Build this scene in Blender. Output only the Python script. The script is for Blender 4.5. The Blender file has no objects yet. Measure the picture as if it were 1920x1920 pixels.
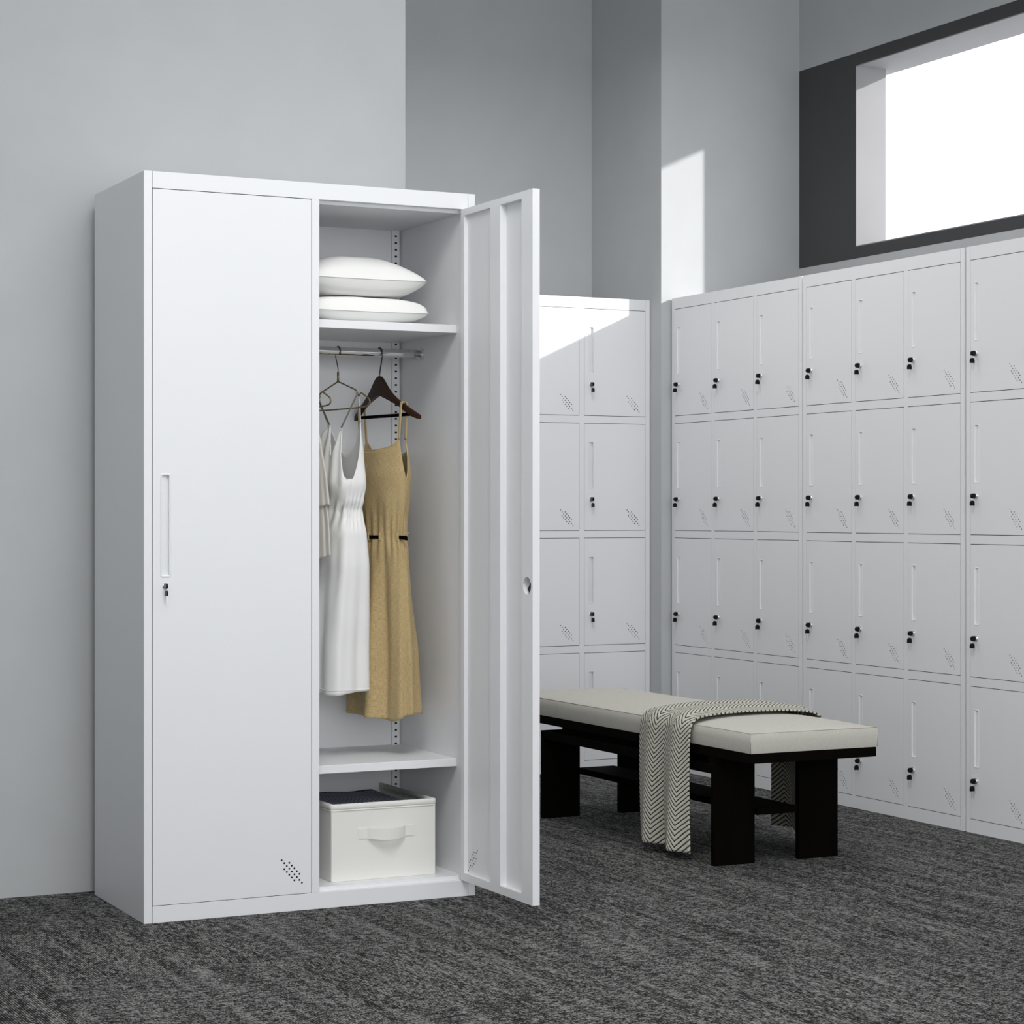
import bpy, bmesh, math, random
from mathutils import Vector, Matrix
PI = math.pi
sc = bpy.context.scene
C = bpy.context.collection
rng = random.Random(7)

# ---------------------------------------------------------------- materials
def mat(name, col, rough=0.5, metal=0.0, spec=0.5, sheen=0.0):
    m = bpy.data.materials.new(name); m.use_nodes = True
    b = m.node_tree.nodes['Principled BSDF']
    b.inputs['Base Color'].default_value = (*col, 1)
    b.inputs['Roughness'].default_value = rough
    b.inputs['Metallic'].default_value = metal
    b.inputs['Specular IOR Level'].default_value = spec
    b.inputs['Sheen Weight'].default_value = sheen
    return m

class NT:
    """small helper for node trees"""
    def __init__(s, m):
        s.t = m.node_tree; s.b = s.t.nodes['Principled BSDF']
    def n(s, typ, **kw):
        x = s.t.nodes.new(typ)
        for k, v in kw.items(): setattr(x, k, v)
        return x
    def l(s, a, b): s.t.links.new(a, b)
    def put(s, sock, v):
        if isinstance(v, (int, float)): sock.default_value = v
        else: s.l(v, sock)
    def math(s, op, a, b=0.0, c=0.0):
        x = s.n('ShaderNodeMath', operation=op)
        for i, v in enumerate((a, b, c)): s.put(x.inputs[i], v)
        return x.outputs[0]
    def ramp(s, f, stops):
        x = s.n('ShaderNodeValToRGB'); s.l(f, x.inputs[0])
        e = x.color_ramp.elements
        while len(e) < len(stops): e.new(0.5)
        for q, (p, c) in zip(e, stops): q.position = p; q.color = (*c, 1)
        return x.outputs[0]
    def noise(s, vec, scale, detail=2.0, rough=0.5):
        x = s.n('ShaderNodeTexNoise'); x.inputs['Scale'].default_value = scale
        x.inputs['Detail'].default_value = detail; x.inputs['Roughness'].default_value = rough
        s.l(vec, x.inputs['Vector']); return x.outputs[0]
    def mapping(s, vec, scale=(1, 1, 1), loc=(0, 0, 0)):
        x = s.n('ShaderNodeMapping'); x.inputs['Scale'].default_value = scale
        x.inputs['Location'].default_value = loc
        s.l(vec, x.inputs['Vector']); return x.outputs[0]
    def bump(s, h, strength, dist):
        x = s.n('ShaderNodeBump'); x.inputs['Strength'].default_value = strength
        x.inputs['Distance'].default_value = dist
        s.l(h, x.inputs['Height']); s.l(x.outputs[0], s.b.inputs['Normal'])

def paint(name, col, rough, var=0.02, scale=6.0, spec=0.3):
    m = mat(name, col, rough, 0, spec); t = NT(m)
    tc = t.n('ShaderNodeTexCoord').outputs['Object']
    f = t.noise(tc, scale, 4)
    lo = tuple(c*(1-var) for c in col); hi = tuple(min(1, c*(1+var)) for c in col)
    t.l(t.ramp(f, [(0.3, lo), (0.7, hi)]), t.b.inputs['Base Color'])
    t.bump(t.noise(tc, 180.0, 3), 0.03, 0.002)
    return m

M = {}
M['wall'] = paint('grey wall paint', (0.510, 0.524, 0.536), 0.75)
M['reveal'] = paint('window reveal paint', (0.275, 0.275, 0.285), 0.7)
M['charcoal'] = paint('charcoal wall paint', (0.060, 0.063, 0.066), 0.7)
M['steel'] = paint('white powder coat', (0.83, 0.84, 0.86), 0.42, 0.006, 3.0, 0.35)
M['chrome'] = mat('chrome', (0.80, 0.80, 0.81), 0.10, 1.0)
M['nickel'] = mat('nickel key blade', (0.85, 0.85, 0.86), 0.35, 1.0)
M['dark_chrome'] = mat('dark wire', (0.10, 0.10, 0.10), 0.25, 1.0)
M['brass'] = mat('antique brass', (0.26, 0.21, 0.11), 0.35, 0.8)
M['black'] = mat('black plastic', (0.003, 0.003, 0.003), 0.3, 0, 0.18)
M['void'] = mat('painted cavity shade', (0.01, 0.01, 0.012), 0.9)  # black that stands in for shade in gaps, holes and boxes
M['pillow'] = mat('white cotton', (0.86, 0.86, 0.845), 0.9, 0, 0.1, 0.1)
M['canvas'] = mat('cream canvas', (0.82, 0.81, 0.77), 0.9, 0, 0.1)
M['piping'] = mat('dark piping', (0.36, 0.345, 0.30), 0.95, 0, 0.1)  # darker than the cushion cover
M['seam'] = mat('grey stitching', (0.45, 0.45, 0.43), 0.9, 0, 0.1)
M['white_dress'] = mat('white dress cotton', (0.82, 0.82, 0.81), 0.85, 0, 0.15, 0.1)
M['silk'] = mat('ivory satin', (0.62, 0.60, 0.54), 0.38, 0, 0.5)
M['shadow_strap'] = mat('shaded strap', (0.20, 0.18, 0.16), 0.8)  # shade on the front straps, painted into their colour

def weave(m, col_lo, col_hi, su, sv, uvs=(1, 1), bump=0.25):
    t = NT(m); uv = t.n('ShaderNodeTexCoord').outputs['UV']
    a = t.noise(t.mapping(uv, (su, sv*0.12, 1)), 1.0, 2)
    b = t.noise(t.mapping(uv, (su*0.12, sv, 1), (3.1, 7.7, 0)), 1.0, 2)
    f = t.math('MULTIPLY', t.math('ADD', a, b), 0.5)
    t.l(t.ramp(f, [(0.36, col_lo), (0.62, col_hi)]), t.b.inputs['Base Color'])
    t.bump(f, bump, 0.002)
M['linen'] = mat('tan linen', (0.4, 0.3, 0.15), 0.95, 0, 0.05, 0.15)
weave(M['linen'], (0.385, 0.287, 0.143), (0.565, 0.435, 0.228), 640, 640, bump=0.35)

def fabric_bump(m, scale, s=0.15):
    t = NT(m); tc = t.n('ShaderNodeTexCoord').outputs['Object']
    t.bump(t.noise(tc, scale, 2), s, 0.0015)
for k, s in (('pillow', 700), ('canvas', 900), ('white_dress', 300)): fabric_bump(M[k], s, 0.1)

M['cushion'] = mat('oatmeal upholstery', (0.62, 0.60, 0.54), 0.95, 0, 0.1, 0.1)
t = NT(M['cushion']); tc = t.n('ShaderNodeTexCoord').outputs['Object']
f = t.noise(tc, 420, 2, 0.6)
t.l(t.ramp(f, [(0.25, (0.48, 0.465, 0.415)), (0.75, (0.665, 0.645, 0.585))]), t.b.inputs['Base Color']); t.bump(f, 0.2, 0.002)

def wood(name, lo, hi, rough):
    m = mat(name, lo, rough, 0, 0.06 if rough > 0.8 else 0.2); t = NT(m)
    tc = t.n('ShaderNodeTexCoord').outputs['Object']
    f = t.noise(t.mapping(tc, (30, 30, 3)), 1.5, 5, 0.6)
    t.l(t.ramp(f, [(0.3, lo), (0.75, hi)]), t.b.inputs['Base Color'])
    return m
M['ebony'] = wood('black brown wood', (0.0014, 0.0010, 0.0008), (0.0032, 0.0021, 0.0013), 0.85)
M['walnut'] = wood('dark brown hanger wood', (0.022, 0.0095, 0.0045), (0.040, 0.018, 0.008), 0.4)

# herringbone throw: u across, v along in metres
m = M['herringbone'] = mat('herringbone wool', (0.5, 0.5, 0.45), 0.95, 0, 0.05, 0.1)
t = NT(m); uv = t.n('ShaderNodeTexCoord').outputs['UV']
sx = t.n('ShaderNodeSeparateXYZ'); t.l(uv, sx.inputs[0])
u, v = sx.outputs[0], sx.outputs[1]
tri = t.math('PINGPONG', u, 0.036)
ph = t.math('ADD', t.math('MULTIPLY', v, 72.0), t.math('MULTIPLY', tri, 72.0))
wob = t.math('MULTIPLY', t.noise(t.mapping(uv, (500, 500, 1)), 1.0, 1), 0.35)
fr = t.math('FRACT', t.math('ADD', ph, wob))
st = t.math('ABSOLUTE', t.math('SUBTRACT', fr, 0.5))
t.l(t.ramp(st, [(0.11, (0.028, 0.027, 0.024)), (0.21, (0.60, 0.58, 0.50))]), t.b.inputs['Base Color'])
t.bump(st, 0.5, 0.004)

# navy dotted cloth
m = M['dots'] = mat('navy dotted cloth', (0.03, 0.035, 0.06), 0.9, 0, 0.1)
t = NT(m); uv = t.n('ShaderNodeTexCoord').outputs['UV']
sx = t.n('ShaderNodeSeparateXYZ'); t.l(uv, sx.inputs[0])
gu = t.math('MULTIPLY', sx.outputs[0], 62.0); gv = t.math('MULTIPLY', sx.outputs[1], 62.0)
def cell(a, off): return t.math('SUBTRACT', t.math('FRACT', t.math('ADD', a, off)), 0.5)
def dot(off):
    a, b = cell(gu, off), cell(gv, off)
    return t.math('ADD', t.math('MULTIPLY', a, a), t.math('MULTIPLY', b, b))
dd = t.math('MINIMUM', dot(0.0), dot(0.5))
edge = t.math('LESS_THAN', t.math('ABSOLUTE', t.math('SUBTRACT', sx.outputs[1], 0.416)), 0.150)          # plain navy border
dd = t.math('ADD', dd, t.math('SUBTRACT', 1.0, edge))
t.l(t.ramp(dd, [(0.060, (0.42, 0.44, 0.50)), (0.085, (0.045, 0.055, 0.095)), (0.6, (0.045, 0.055, 0.095)), (0.9, (0.012, 0.016, 0.034))]), t.b.inputs['Base Color'])

# carpet tiles
m = M['carpet'] = mat('charcoal carpet tiles', (0.05, 0.05, 0.05), 0.95, 0, 0.05)
t = NT(m); tc = t.n('ShaderNodeTexCoord').outputs['Object']
sx = t.n('ShaderNodeSeparateXYZ'); t.l(tc, sx.inputs[0])
TX, TY = 0.555, 0.556                      # quarter-turned tiles
X_, Y_ = sx.outputs[0], sx.outputs[1]
ix = t.math('FLOOR', t.math('DIVIDE', t.math('ADD', X_, 0.40), TX))
iy = t.math('FLOOR', t.math('DIVIDE', t.math('SUBTRACT', Y_, 0.008), TY))
par = t.math('FLOORED_MODULO', t.math('ADD', ix, iy), 2.0)
ra = t.math('ADD', t.math('MULTIPLY', par, X_), t.math('MULTIPLY', t.math('SUBTRACT', 1.0, par), Y_))   # across the tufted rows
rb = t.math('ADD', t.math('MULTIPLY', par, Y_), t.math('MULTIPLY', t.math('SUBTRACT', 1.0, par), X_))   # along the rows
cb = t.n('ShaderNodeCombineXYZ'); t.l(ix, cb.inputs[0]); t.l(iy, cb.inputs[1])
wn = t.n('ShaderNodeTexWhiteNoise', noise_dimensions='3D'); t.l(cb.outputs[0], wn.inputs['Vector'])
toff = t.math('MULTIPLY', wn.outputs['Value'], 37.0)
rowf = t.math('DIVIDE', ra, 0.0053)
row = t.math('FLOOR', rowf)
groove = t.math('MULTIPLY', t.math('ABSOLUTE', t.math('SUBTRACT', t.math('FRACT', rowf), 0.5)), 2.0)     # 0 on the ridge, 1 in the groove
def vec(a, b, c): 
    x = t.n('ShaderNodeCombineXYZ')
    for k, v_ in enumerate((a, b, c)): t.put(x.inputs[k], v_)
    return x.outputs[0]
seg = t.noise(vec(t.math('MULTIPLY', row, 3.7), t.math('MULTIPLY', rb, 42.0), toff), 1.0, 3, 0.8)         # light and dark lengths of yarn
loop = t.noise(vec(t.math('MULTIPLY', row, 5.3), t.math('MULTIPLY', rb, 330.0), toff), 1.0, 1)            # single loops
group = t.noise(vec(t.math('MULTIPLY', X_, 34.0), t.math('MULTIPLY', Y_, 1.8), toff), 1.0, 3, 0.6)        # darker runs of rows
across = t.noise(vec(t.math('MULTIPLY', ra, 3.0), t.math('MULTIPLY', rb, 24.0), toff), 1.0, 2)
g = t.math('MULTIPLY', t.math('SUBTRACT', seg, 0.5), 1.9)
g = t.math('ADD', g, t.math('MULTIPLY', t.math('SUBTRACT', loop, 0.5), 1.4))
g = t.math('ADD', g, t.math('MULTIPLY', t.math('SUBTRACT', group, 0.5), 0.68))
g = t.math('ADD', g, t.math('MULTIPLY', t.math('SUBTRACT', across, 0.5), 0.12))
g = t.math('ADD', g, t.math('MULTIPLY', t.math('SUBTRACT', 0.45, groove), 0.50))
g = t.math('ADD', g, 0.5)
t.l(t.ramp(g, [(0.18, (0.009, 0.009, 0.0088)), (0.48, (0.050, 0.050, 0.049)), (0.82, (0.285, 0.285, 0.28))]), t.b.inputs['Base Color'])
t.bump(g, 0.4, 0.003)

# ---------------------------------------------------------------- mesh helpers
class MB:
    def __init__(s): s.v = []; s.f = []; s.mi = []; s.uv = {}
    def add(s, vs, fs, mi=0):
        o = len(s.v); s.v += [tuple(x) for x in vs]
        for f in fs: s.f.append([i+o for i in f]); s.mi.append(mi)
        return o
    def box(s, x0, x1, y0, y1, z0, z1, mi=0):
        vs = [(x, y, z) for z in (z0, z1) for y in (y0, y1) for x in (x0, x1)]
        s.add(vs, [(0, 2, 3, 1), (4, 5, 7, 6), (0, 1, 5, 4), (2, 6, 7, 3), (0, 4, 6, 2), (1, 3, 7, 5)], mi)
    def tube(s, pts, r, n=10, mi=0, closed=False, sx=1.0, up=None):
        """round or (sx) flattened tube along points; r scalar or list"""
        P = [Vector(p) for p in pts]; k = len(P); rs = r if isinstance(r, (list, tuple)) else [r]*k
        vs = []; prev = None
        for i in range(k):
            a = P[(i-1) % k] if (i or closed) else P[0]; b = P[(i+1) % k] if (i < k-1 or closed) else P[-1]
            d = (b-a).normalized()
            if up is not None: nn = Vector(up)
            elif prev is None: nn = Vector((0, 0, 1)) if abs(d.z) < 0.9 else Vector((1, 0, 0))
            else: nn = prev
            nn = (nn - d*nn.dot(d)).normalized(); prev = nn; bb = d.cross(nn)
            for j in range(n):
                q = 2*PI*j/n; vs.append(P[i] + nn*math.cos(q)*rs[i]*sx + bb*math.sin(q)*rs[i])
        fs = [(i*n+j, i*n+(j+1) % n, ((i+1) % k)*n+(j+1) % n, ((i+1) % k)*n+j) for i in range(k if closed else k-1) for j in range(n)]
        if not closed: fs += [tuple(range(n))[::-1], tuple((k-1)*n+j for j in range(n))]
        s.add(vs, fs, mi)
    def build(s, name, mats, parent=None, smooth=False, loc=None):
        me = bpy.data.meshes.new(name); me.from_pydata(s.v, [], s.f); me.validate()
        mats = mats if isinstance(mats, (list, tuple)) else [mats]
        for q in mats: me.materials.append(M[q])
        for p_, i in zip(me.polygons, s.mi): p_.material_index = i; p_.use_smooth = smooth
        bm = bmesh.new(); bm.from_mesh(me); bmesh.ops.recalc_face_normals(bm, faces=bm.faces[:]); bm.to_mesh(me); bm.free()
        return link(name, me, parent, loc)

def link(name, me, parent=None, loc=None):
    o = bpy.data.objects.new(name, me); C.objects.link(o)
    if parent is not None: o.parent = parent
    if loc is not None: o.location = loc
    return o
def bevel(o, w=0.001, seg=2):
    m_ = o.modifiers.new('bevel', 'BEVEL'); m_.width = w; m_.segments = seg; m_.limit_method = 'ANGLE'; m_.angle_limit = 0.6
    return o
def tag(o, label=None, cat=None, group=None, kind=None):
    if label: o['label'] = label
    if cat: o['category'] = cat
    if group: o['group'] = group
    if kind: o['kind'] = kind
    return o
def thing(name, label, cat, loc=(0, 0, 0), rz=0.0, group=None):
    o = bpy.data.objects.new(name, None); C.objects.link(o); o.empty_display_size = 0.1
    o.location = loc; o.rotation_euler = (0, 0, rz)
    return tag(o, label, cat, group)
def copy_tree(o, parent=None):
    c = o.copy(); C.objects.link(c)
    if parent is not None: c.parent = parent
    for ch in o.children: copy_tree(ch, c)
    return c
def circle(cx, cz, r, n=12): return [(cx+r*math.cos(2*PI*i/n), cz+r*math.sin(2*PI*i/n)) for i in range(n)]
def rect(x0, x1, z0, z1): return [(x0, z0), (x1, z0), (x1, z1), (x0, z1)]
def sheet(mb, outer, holes, y, mi=0, flip=False):
    """flat XZ plate at depth y with holes"""
    bm = bmesh.new(); es = []
    for lp in [outer]+holes:
        vs = [bm.verts.new((a, y, b)) for a, b in lp]
        es += [bm.edges.new((vs[i], vs[(i+1) % len(vs)])) for i in range(len(vs))]
    bmesh.ops.triangle_fill(bm, use_beauty=True, use_dissolve=False, edges=es, normal=(0, -1, 0))
    bm.verts.index_update()
    mb.add([v_.co[:] for v_ in bm.verts], [[v_.index for v_ in f_.verts] for f_ in bm.faces], mi); bm.free()
def walls(mb, loop, y0, y1, mi=0):
    n = len(loop)
    mb.add([(a, y0, b) for a, b in loop]+[(a, y1, b) for a, b in loop], [(i, (i+1) % n, n+(i+1) % n, n+i) for i in range(n)], mi)

VENT = [(0,0),(1,1),(3,1),(2,2),(4,2),(1,3),(3,3),(5,3),(2,4),(4,4),(6,4),(3,5),(5,5),(7,5),(4,6),(6,6),(5,7),(7,7),(8,8)]

# ---------------------------------------------------------------- door pieces (front faces -Y, left edge x=0, bottom z=0)
def vent_loops(x, z, r): return [circle(x+i*0.00680, z-j*0.00755, r) for i, j in VENT]
def door_mesh(name, w, h, handle, lock, vent, r=0.0026, th=0.017, inner=False):
    mb = MB(); hx0, hx1, hz0, hz1 = handle
    pocket = rect(hx0, hx1, hz0, hz1)
    vl = vent_loops(vent[0], vent[1], r)
    sheet(mb, rect(0, w, 0, h), [pocket]+vl, 0.0)
    for lp in vl: walls(mb, lp, 0, 0.0022)
    x_, z_ = vent; mb.add([(x_-0.006, 0.0011, z_+0.006), (x_+0.0605, 0.0011, z_+0.006), (x_+0.0605, 0.0011, z_-0.0665), (x_-0.006, 0.0011, z_-0.0665)], [(0, 1, 2, 3)], 1)   # black sheet that paints shade into the vent holes
    walls(mb, rect(0, w, 0, h), 0, th)
    if not inner:
        return mb
    # inside of the door: raised perimeter, middle stile and two long recesses
    R1 = rect(w-0.1788, w-0.0204, 0.021, h-0.017); R2 = rect(w-0.3579, w-0.2376, 0.021, h-0.017)
    hole = circle(w-0.3884, lock[1], 0.0219, 28); f1 = th-0.0105
    sheet(mb, rect(0, w, 0, h), [R1, R2, hole], th)
    walls(mb, R1, f1, th); sheet(mb, R1, vl, f1)
    for lp in vl: walls(mb, lp, f1-0.0006, f1)
    x_, z_ = vent; mb.add([(x_-0.006, f1-0.0006, z_+0.006), (x_+0.0605, f1-0.0006, z_+0.006), (x_+0.0605, f1-0.0006, z_-0.0665), (x_-0.006, f1-0.0006, z_-0.0665)], [(0, 1, 2, 3)], 1)  # black sheet painting the holes dark on the inner face
    walls(mb, R2, 0.0022, th); sheet(mb, R2, [], 0.0022)
    walls(mb, hole, 0.003, th); sheet(mb, hole, [], 0.003)
    return mb
def handle_mesh(x0, x1, z0, z1, lip=0.0042, d=0.0095, up=0.0013):
    """recessed pull: rounded raised lip and a pocket that is deep on the right and runs out on the left"""
    mb = MB()
    def rr(d, y, q):
        pts = []
        for cx, cz, a0 in ((x1+d-q, z0-d+q, -90), (x1+d-q, z1+d-q, 0), (x0-d+q, z1+d-q, 90), (x0-d+q, z0-d+q, 180)):
            for k in range(5):
                a = math.radians(a0+22.5*k); pts.append((cx+q*math.cos(a), y, cz+q*math.sin(a)))
        return pts
    rings = [rr(lip, -0.0001, lip+0.001), rr(lip*0.72, -up, lip*0.72+0.001), rr(lip*0.25, -up, lip*0.25+0.001), rr(0.0, 0.0002, 0.001)]
    n = 20; vs = sum(rings, [])
    mb.add(vs, [(k*n+i, k*n+(i+1) % n, (k+1)*n+(i+1) % n, (k+1)*n+i) for k in range(3) for i in range(n)])
    A = [(x0, 0.0, z0), (x0, 0.0, z1), (x0+0.0012, d*0.28, z0), (x0+0.0012, d*0.28, z1), (x0+(x1-x0)*0.55, d*0.55, z0), (x0+(x1-x0)*0.55, d*0.55, z1), (x1+0.001, d, z0), (x1+0.001, d, z1), (x1, 0.0, z0), (x1, 0.0, z1)]
    mb.add(A, [(2*i, 2*i+2, 2*i+3, 2*i+1) for i in range(4)]+[(0, 8, 6, 4, 2), (1, 3, 5, 7, 9)])
    return mb
def disc(mb, x, z, r, y0, y1, n=20, mi=0):
    lp = circle(x, z, r, n); walls(mb, lp, y0, y1, mi)
    mb.add([(a, y1, b) for a, b in lp], [tuple(range(n))], mi)
def key_head(mb, o, ax, up, w, h, t, mi=0):
    """rounded plastic key head: plate w x h x t at o, along ax (length) and up, thickness along the third axis"""
    ax, up = Vector(ax), Vector(up); tt = ax.cross(up)
    prof = [(-w/2, 0), (w/2, 0)] + [(w/2*math.cos(a), h*0.55+h*0.45*math.sin(a)) for a in [PI*k/8 for k in range(9)]]
    vs = []
    for s_ in (-1, 1):
        for a, b in prof: vs.append(Vector(o)+up*a+ax*b+tt*(t/2*s_))
    n = len(prof)
    mb.add(vs, [tuple(range(n))[::-1], tuple(range(n, 2*n))]+[(i, (i+1) % n, n+(i+1) % n, n+i) for i in range(n)], mi)
def lock_mesh(r=0.0085, out=0.007):
    mb = MB(); disc(mb, 0, 0, r, 0.0005, -out*0.4); disc(mb, 0, 0, r*0.86, -out*0.4, -out)
    mb.box(-0.0012, 0.0012, -out-0.0002, -out+0.001, -r*0.5, r*0.5)
    return mb
def key_meshes(r=1.0):
    a = MB(); a.box(-0.0011, 0.0011, -0.008*r, -0.004*r, -0.004*r, 0.004*r, 1)
    key_head(a, (0, -0.0065*r, 0), (0, -1, 0), (0, 0, 1), 0.0160*r, 0.0150*r, 0.0070*r)
    b = MB()
    ring = [(0.0012*math.cos(q), (-0.0165+0.0035*math.cos(q))*r, (-0.0120+0.0055*math.sin(q))*r) for q in [2*PI*k/16 for k in range(16)]]
    b.tube(ring, 0.0006, 6, 1, closed=True)
    key_head(b, (0, -0.0165*r, -0.0305*r), (0, 0, 1), (0, 1, 0), 0.0150*r, 0.0165*r, 0.0062*r)
    b.box(-0.0008, 0.0008, -0.0185*r, -0.0145*r, -0.0540*r, -0.0305*r, 1)
    return a, b

# ---------------------------------------------------------------- compartment lockers
UW, UD, UH = 0.905, 0.45, 1.85
FL = 0.0205; MU = 0.0215; GAP = 0.0013
DWc = (UW-2*FL-2*MU)/3; RAIL = 0.0280; DHc = (1.8075-0.0425-3*RAIL)/4
lk_key, lk_key2 = key_meshes()
GZ = 0.0020
dw, dh = DWc-2*GAP, DHc-2*GZ
meshes = {}
HND = (0.0205, 0.0382, dh-0.251, dh-0.0735)
meshes['door'] = door_mesh('door', dw, dh, HND, None, (dw-0.0815, 0.0785), 0.0023)
meshes['handle'] = handle_mesh(*HND, lip=0.0034, up=0.0009)
meshes['lock'] = lock_mesh()

def gap_shade(mb, x0, x1, z0, z1, y, w=0.0045, o=0.0008):  # thin black strips that paint shade into a door gap
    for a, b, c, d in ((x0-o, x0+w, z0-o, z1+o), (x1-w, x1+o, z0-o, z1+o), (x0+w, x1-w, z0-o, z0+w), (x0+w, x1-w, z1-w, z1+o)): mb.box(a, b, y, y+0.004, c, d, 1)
def locker_body():
    mb = MB()
    for x0, x1 in ((0, FL-0.0004), (UW-FL+0.0004, UW)):
        mb.box(x0, x1, 0, UD, 0, UH)
    mb.box(FL, UW-FL, UD-0.006, UD, 0.0, UH)            # back
    mb.box(FL, UW-FL, 0.022, UD-0.006, UH-0.006, UH)      # lid
    mb.box(FL, UW-FL, 0.022, UD-0.006, 0.010, 0.016)
    x0, x1 = FL+0.0006, UW-FL-0.0006
    mb.box(x0, x1, 0, 0.022, 1.8075, UH); mb.box(x0, x1, 0, 0.022, 0, 0.0425)
    for k in range(3):
        z1 = 1.8075-(k+1)*DHc-k*RAIL; mb.box(x0, x1, 0.0, 0.022, z1-RAIL, z1)
    for k in range(2):
        xa = FL+(k+1)*DWc+k*MU; mb.box(xa, xa+MU, 0.0002, 0.022, 0.0425, 1.8075)
    for c in range(3):                                        # black strips painting the shade in the gap round every door
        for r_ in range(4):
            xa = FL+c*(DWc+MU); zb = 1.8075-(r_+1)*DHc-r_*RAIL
            gap_shade(mb, xa, xa+DWc, zb, zb+DHc, 0.0016)
    mb.box(FL, UW-FL, 0.0225, 0.030, 0.02, UH-0.008, 1)     # black sheet standing in for the shade inside the boxes
    return mb
def make_locker(label, loc, rz):
    t_ = thing('locker_unit', label, 'locker', loc, rz, 'white compartment lockers')
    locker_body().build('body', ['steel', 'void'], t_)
    proto = None
    for c in range(3):
        for r_ in range(4):
            pos = (FL+c*(DWc+MU)+GAP, 0.0, 1.8075-(r_+1)*DHc-r_*RAIL+GZ)
            if proto is None:
                proto = meshes['door'].build('door', ['steel', 'void'], t_, loc=pos)
                meshes['handle'].build('handle', 'steel', proto)
                lo = (0.0285, 0, dh-0.2955)
                tag(meshes['lock'].build('lock', 'chrome', proto, True, lo), 'chrome lock barrel')
                tag(lk_key.build('key', ['black', 'nickel'], proto, False, lo), 'black headed key standing in the lock')
                tag(lk_key2.build('key', ['black', 'nickel'], proto, False, lo), 'black headed key hanging below the lock')
            else:
                d_ = copy_tree(proto, t_); d_.location = pos
    return t_
L0 = make_locker('white locker unit under the window, at the far end of its row beside the column', (2.774, 2.155, 0), -PI/2)
def dup_locker(label, loc, rz):
    o = copy_tree(L0); o.location = loc; o.rotation_euler = (0, 0, rz); o['label'] = label
    return o
dup_locker('middle white twelve-door locker unit of the row under the window, behind the bench end', (2.774, 1.2425, 0), -PI/2)
dup_locker('white locker unit under the window cut off by the right edge of the photo', (2.774, 0.3285, 0), -PI/2)
dup_locker('white locker unit with a sunlit patch, half hidden behind the open cabinet door', (2.7285-UW, 2.25, 0), 0)

# ---------------------------------------------------------------- the tall cabinet
W, D, H = 0.899, 0.451, 1.85
cab = thing('storage_cabinet', 'tall white two-door steel cabinet in the foreground with its right door wide open', 'cabinet')
mb = MB()
mb.box(0, 0.0204, 0, D, 0, H); mb.box(0.8791, W, 0, D, 0, H)
mb.box(0.0204, 0.8791, D-0.006, D, 0, H); mb.box(0.0204, 0.8791, 0.018, D-0.006, H-0.006, H)
mb.box(0.0215, 0.8780, 0, 0.018, 1.8085, H); mb.box(0.0215, 0.8780, 0, 0.018, 0, 0.0415)
mb.box(0.0212, 0.8783, 0.018, 0.03, 1.799, 1.845)             # upper stop strip
mb.box(0.0212, 0.8783, 0.018, D-0.006, 0.010, 0.052)          # raised floor
mb.box(0.4395, 0.4598, 0, 0.022, 0.0415, 1.8085)              # centre post
mb.box(0.4480, 0.4510, 0.022, D-0.006, 0.052, 1.799)          # partition
mb.box(0.872, 0.8791, 0.021, D-0.006, 0.052, 1.803)           # inner skin of the right side
mb.box(0.4510, 0.872, 0.03, D-0.006, 1.8025, 1.806)           # compartment ceiling
mb.box(0.4510, 0.872, 0.4405, D-0.006, 0.052, 1.803)
bevel(mb.build('body', 'steel', cab), 0.0006, 1)
mb = MB(); gap_shade(mb, 0.0207, 0.4395, 0.0415, 1.8085, 0.0014); mb.mi = [0]*len(mb.mi); mb.build('door_gap_shade', 'void', cab)  # gap shade round the left door, painted as black strips
mb = MB(); mb.box(0.0205, 0.0214, 0.0012, 0.016, 0, 1.849); mb.box(0.8781, 0.8790, 0.0012, 0.016, 0, 1.849); mb.box(0.0215, 0.448, 0.0185, 0.021, 0.045, 1.806); mb.build('shade_backing', 'void', cab)  # black strips and sheet painting shade into the seams and behind the door

BW, BH = 0.4186-0.0028, 1.8085-0.0415-0.0032
BHND = (0.0240, 0.0420, 0.812, 1.058)
mb = door_mesh('door', BW, BH, BHND, None, (BW-0.0795, 0.0875), 0.0027)
dL = tag(mb.build('door', ['steel', 'void'], cab, loc=(0.0209+0.0011, 0, 0.0415+0.0016)), 'closed left door')
handle_mesh(*BHND, lip=0.0052).build('handle', 'steel', dL)
lo = (0.0315, 0, 0.786)
tag(lock_mesh(0.0066, 0.004).build('lock', 'chrome', dL, True, lo), 'chrome lock barrel')
ka, kb = key_meshes(0.80)
tag(ka.build('key', ['black', 'nickel'], dL, False, lo), 'black headed key in the lock')
tag(kb.build('key', ['black', 'nickel'], dL, False, lo), 'black headed key hanging below the lock')

OW = 0.4190
mb = door_mesh('door', OW, BH, BHND, (0.0315, 0.786), (OW-0.0795, 0.0875), 0.0027, th=0.0195, inner=True)
for i, v_ in enumerate(mb.v): mb.v[i] = (v_[0]-OW, v_[1], v_[2])
dR = tag(mb.build('door', ['steel', 'void'], cab, loc=(0.8782, 0.0035, 0.0415+0.0017)), 'right door swung open at a right angle')
dR.rotation_euler = (0, 0, PI/2)
hm = handle_mesh(*BHND, lip=0.0052)
hm.v = [(a-OW, b, c) for a, b, c in hm.v]; hm.build('handle', 'steel', dR)
tag(lock_mesh(0.0066, 0.003).build('lock', ['black'], dR, True, (0.0315-OW, 0, 0.786)), 'dark lock barrel')
mb = MB()   # lock tail and cam seen in the round cut-out of the door back
cx = -0.3884
disc(mb, cx-0.006, 0.778, 0.011, 0.003, 0.013); mb.box(cx-0.018, cx-0.002, 0.0105, 0.0135, 0.764, 0.794); mb.box(cx-0.006, cx+0.007, 0.010, 0.014, 0.773, 0.782)
mb.build('latch', 'black', dR)

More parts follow.
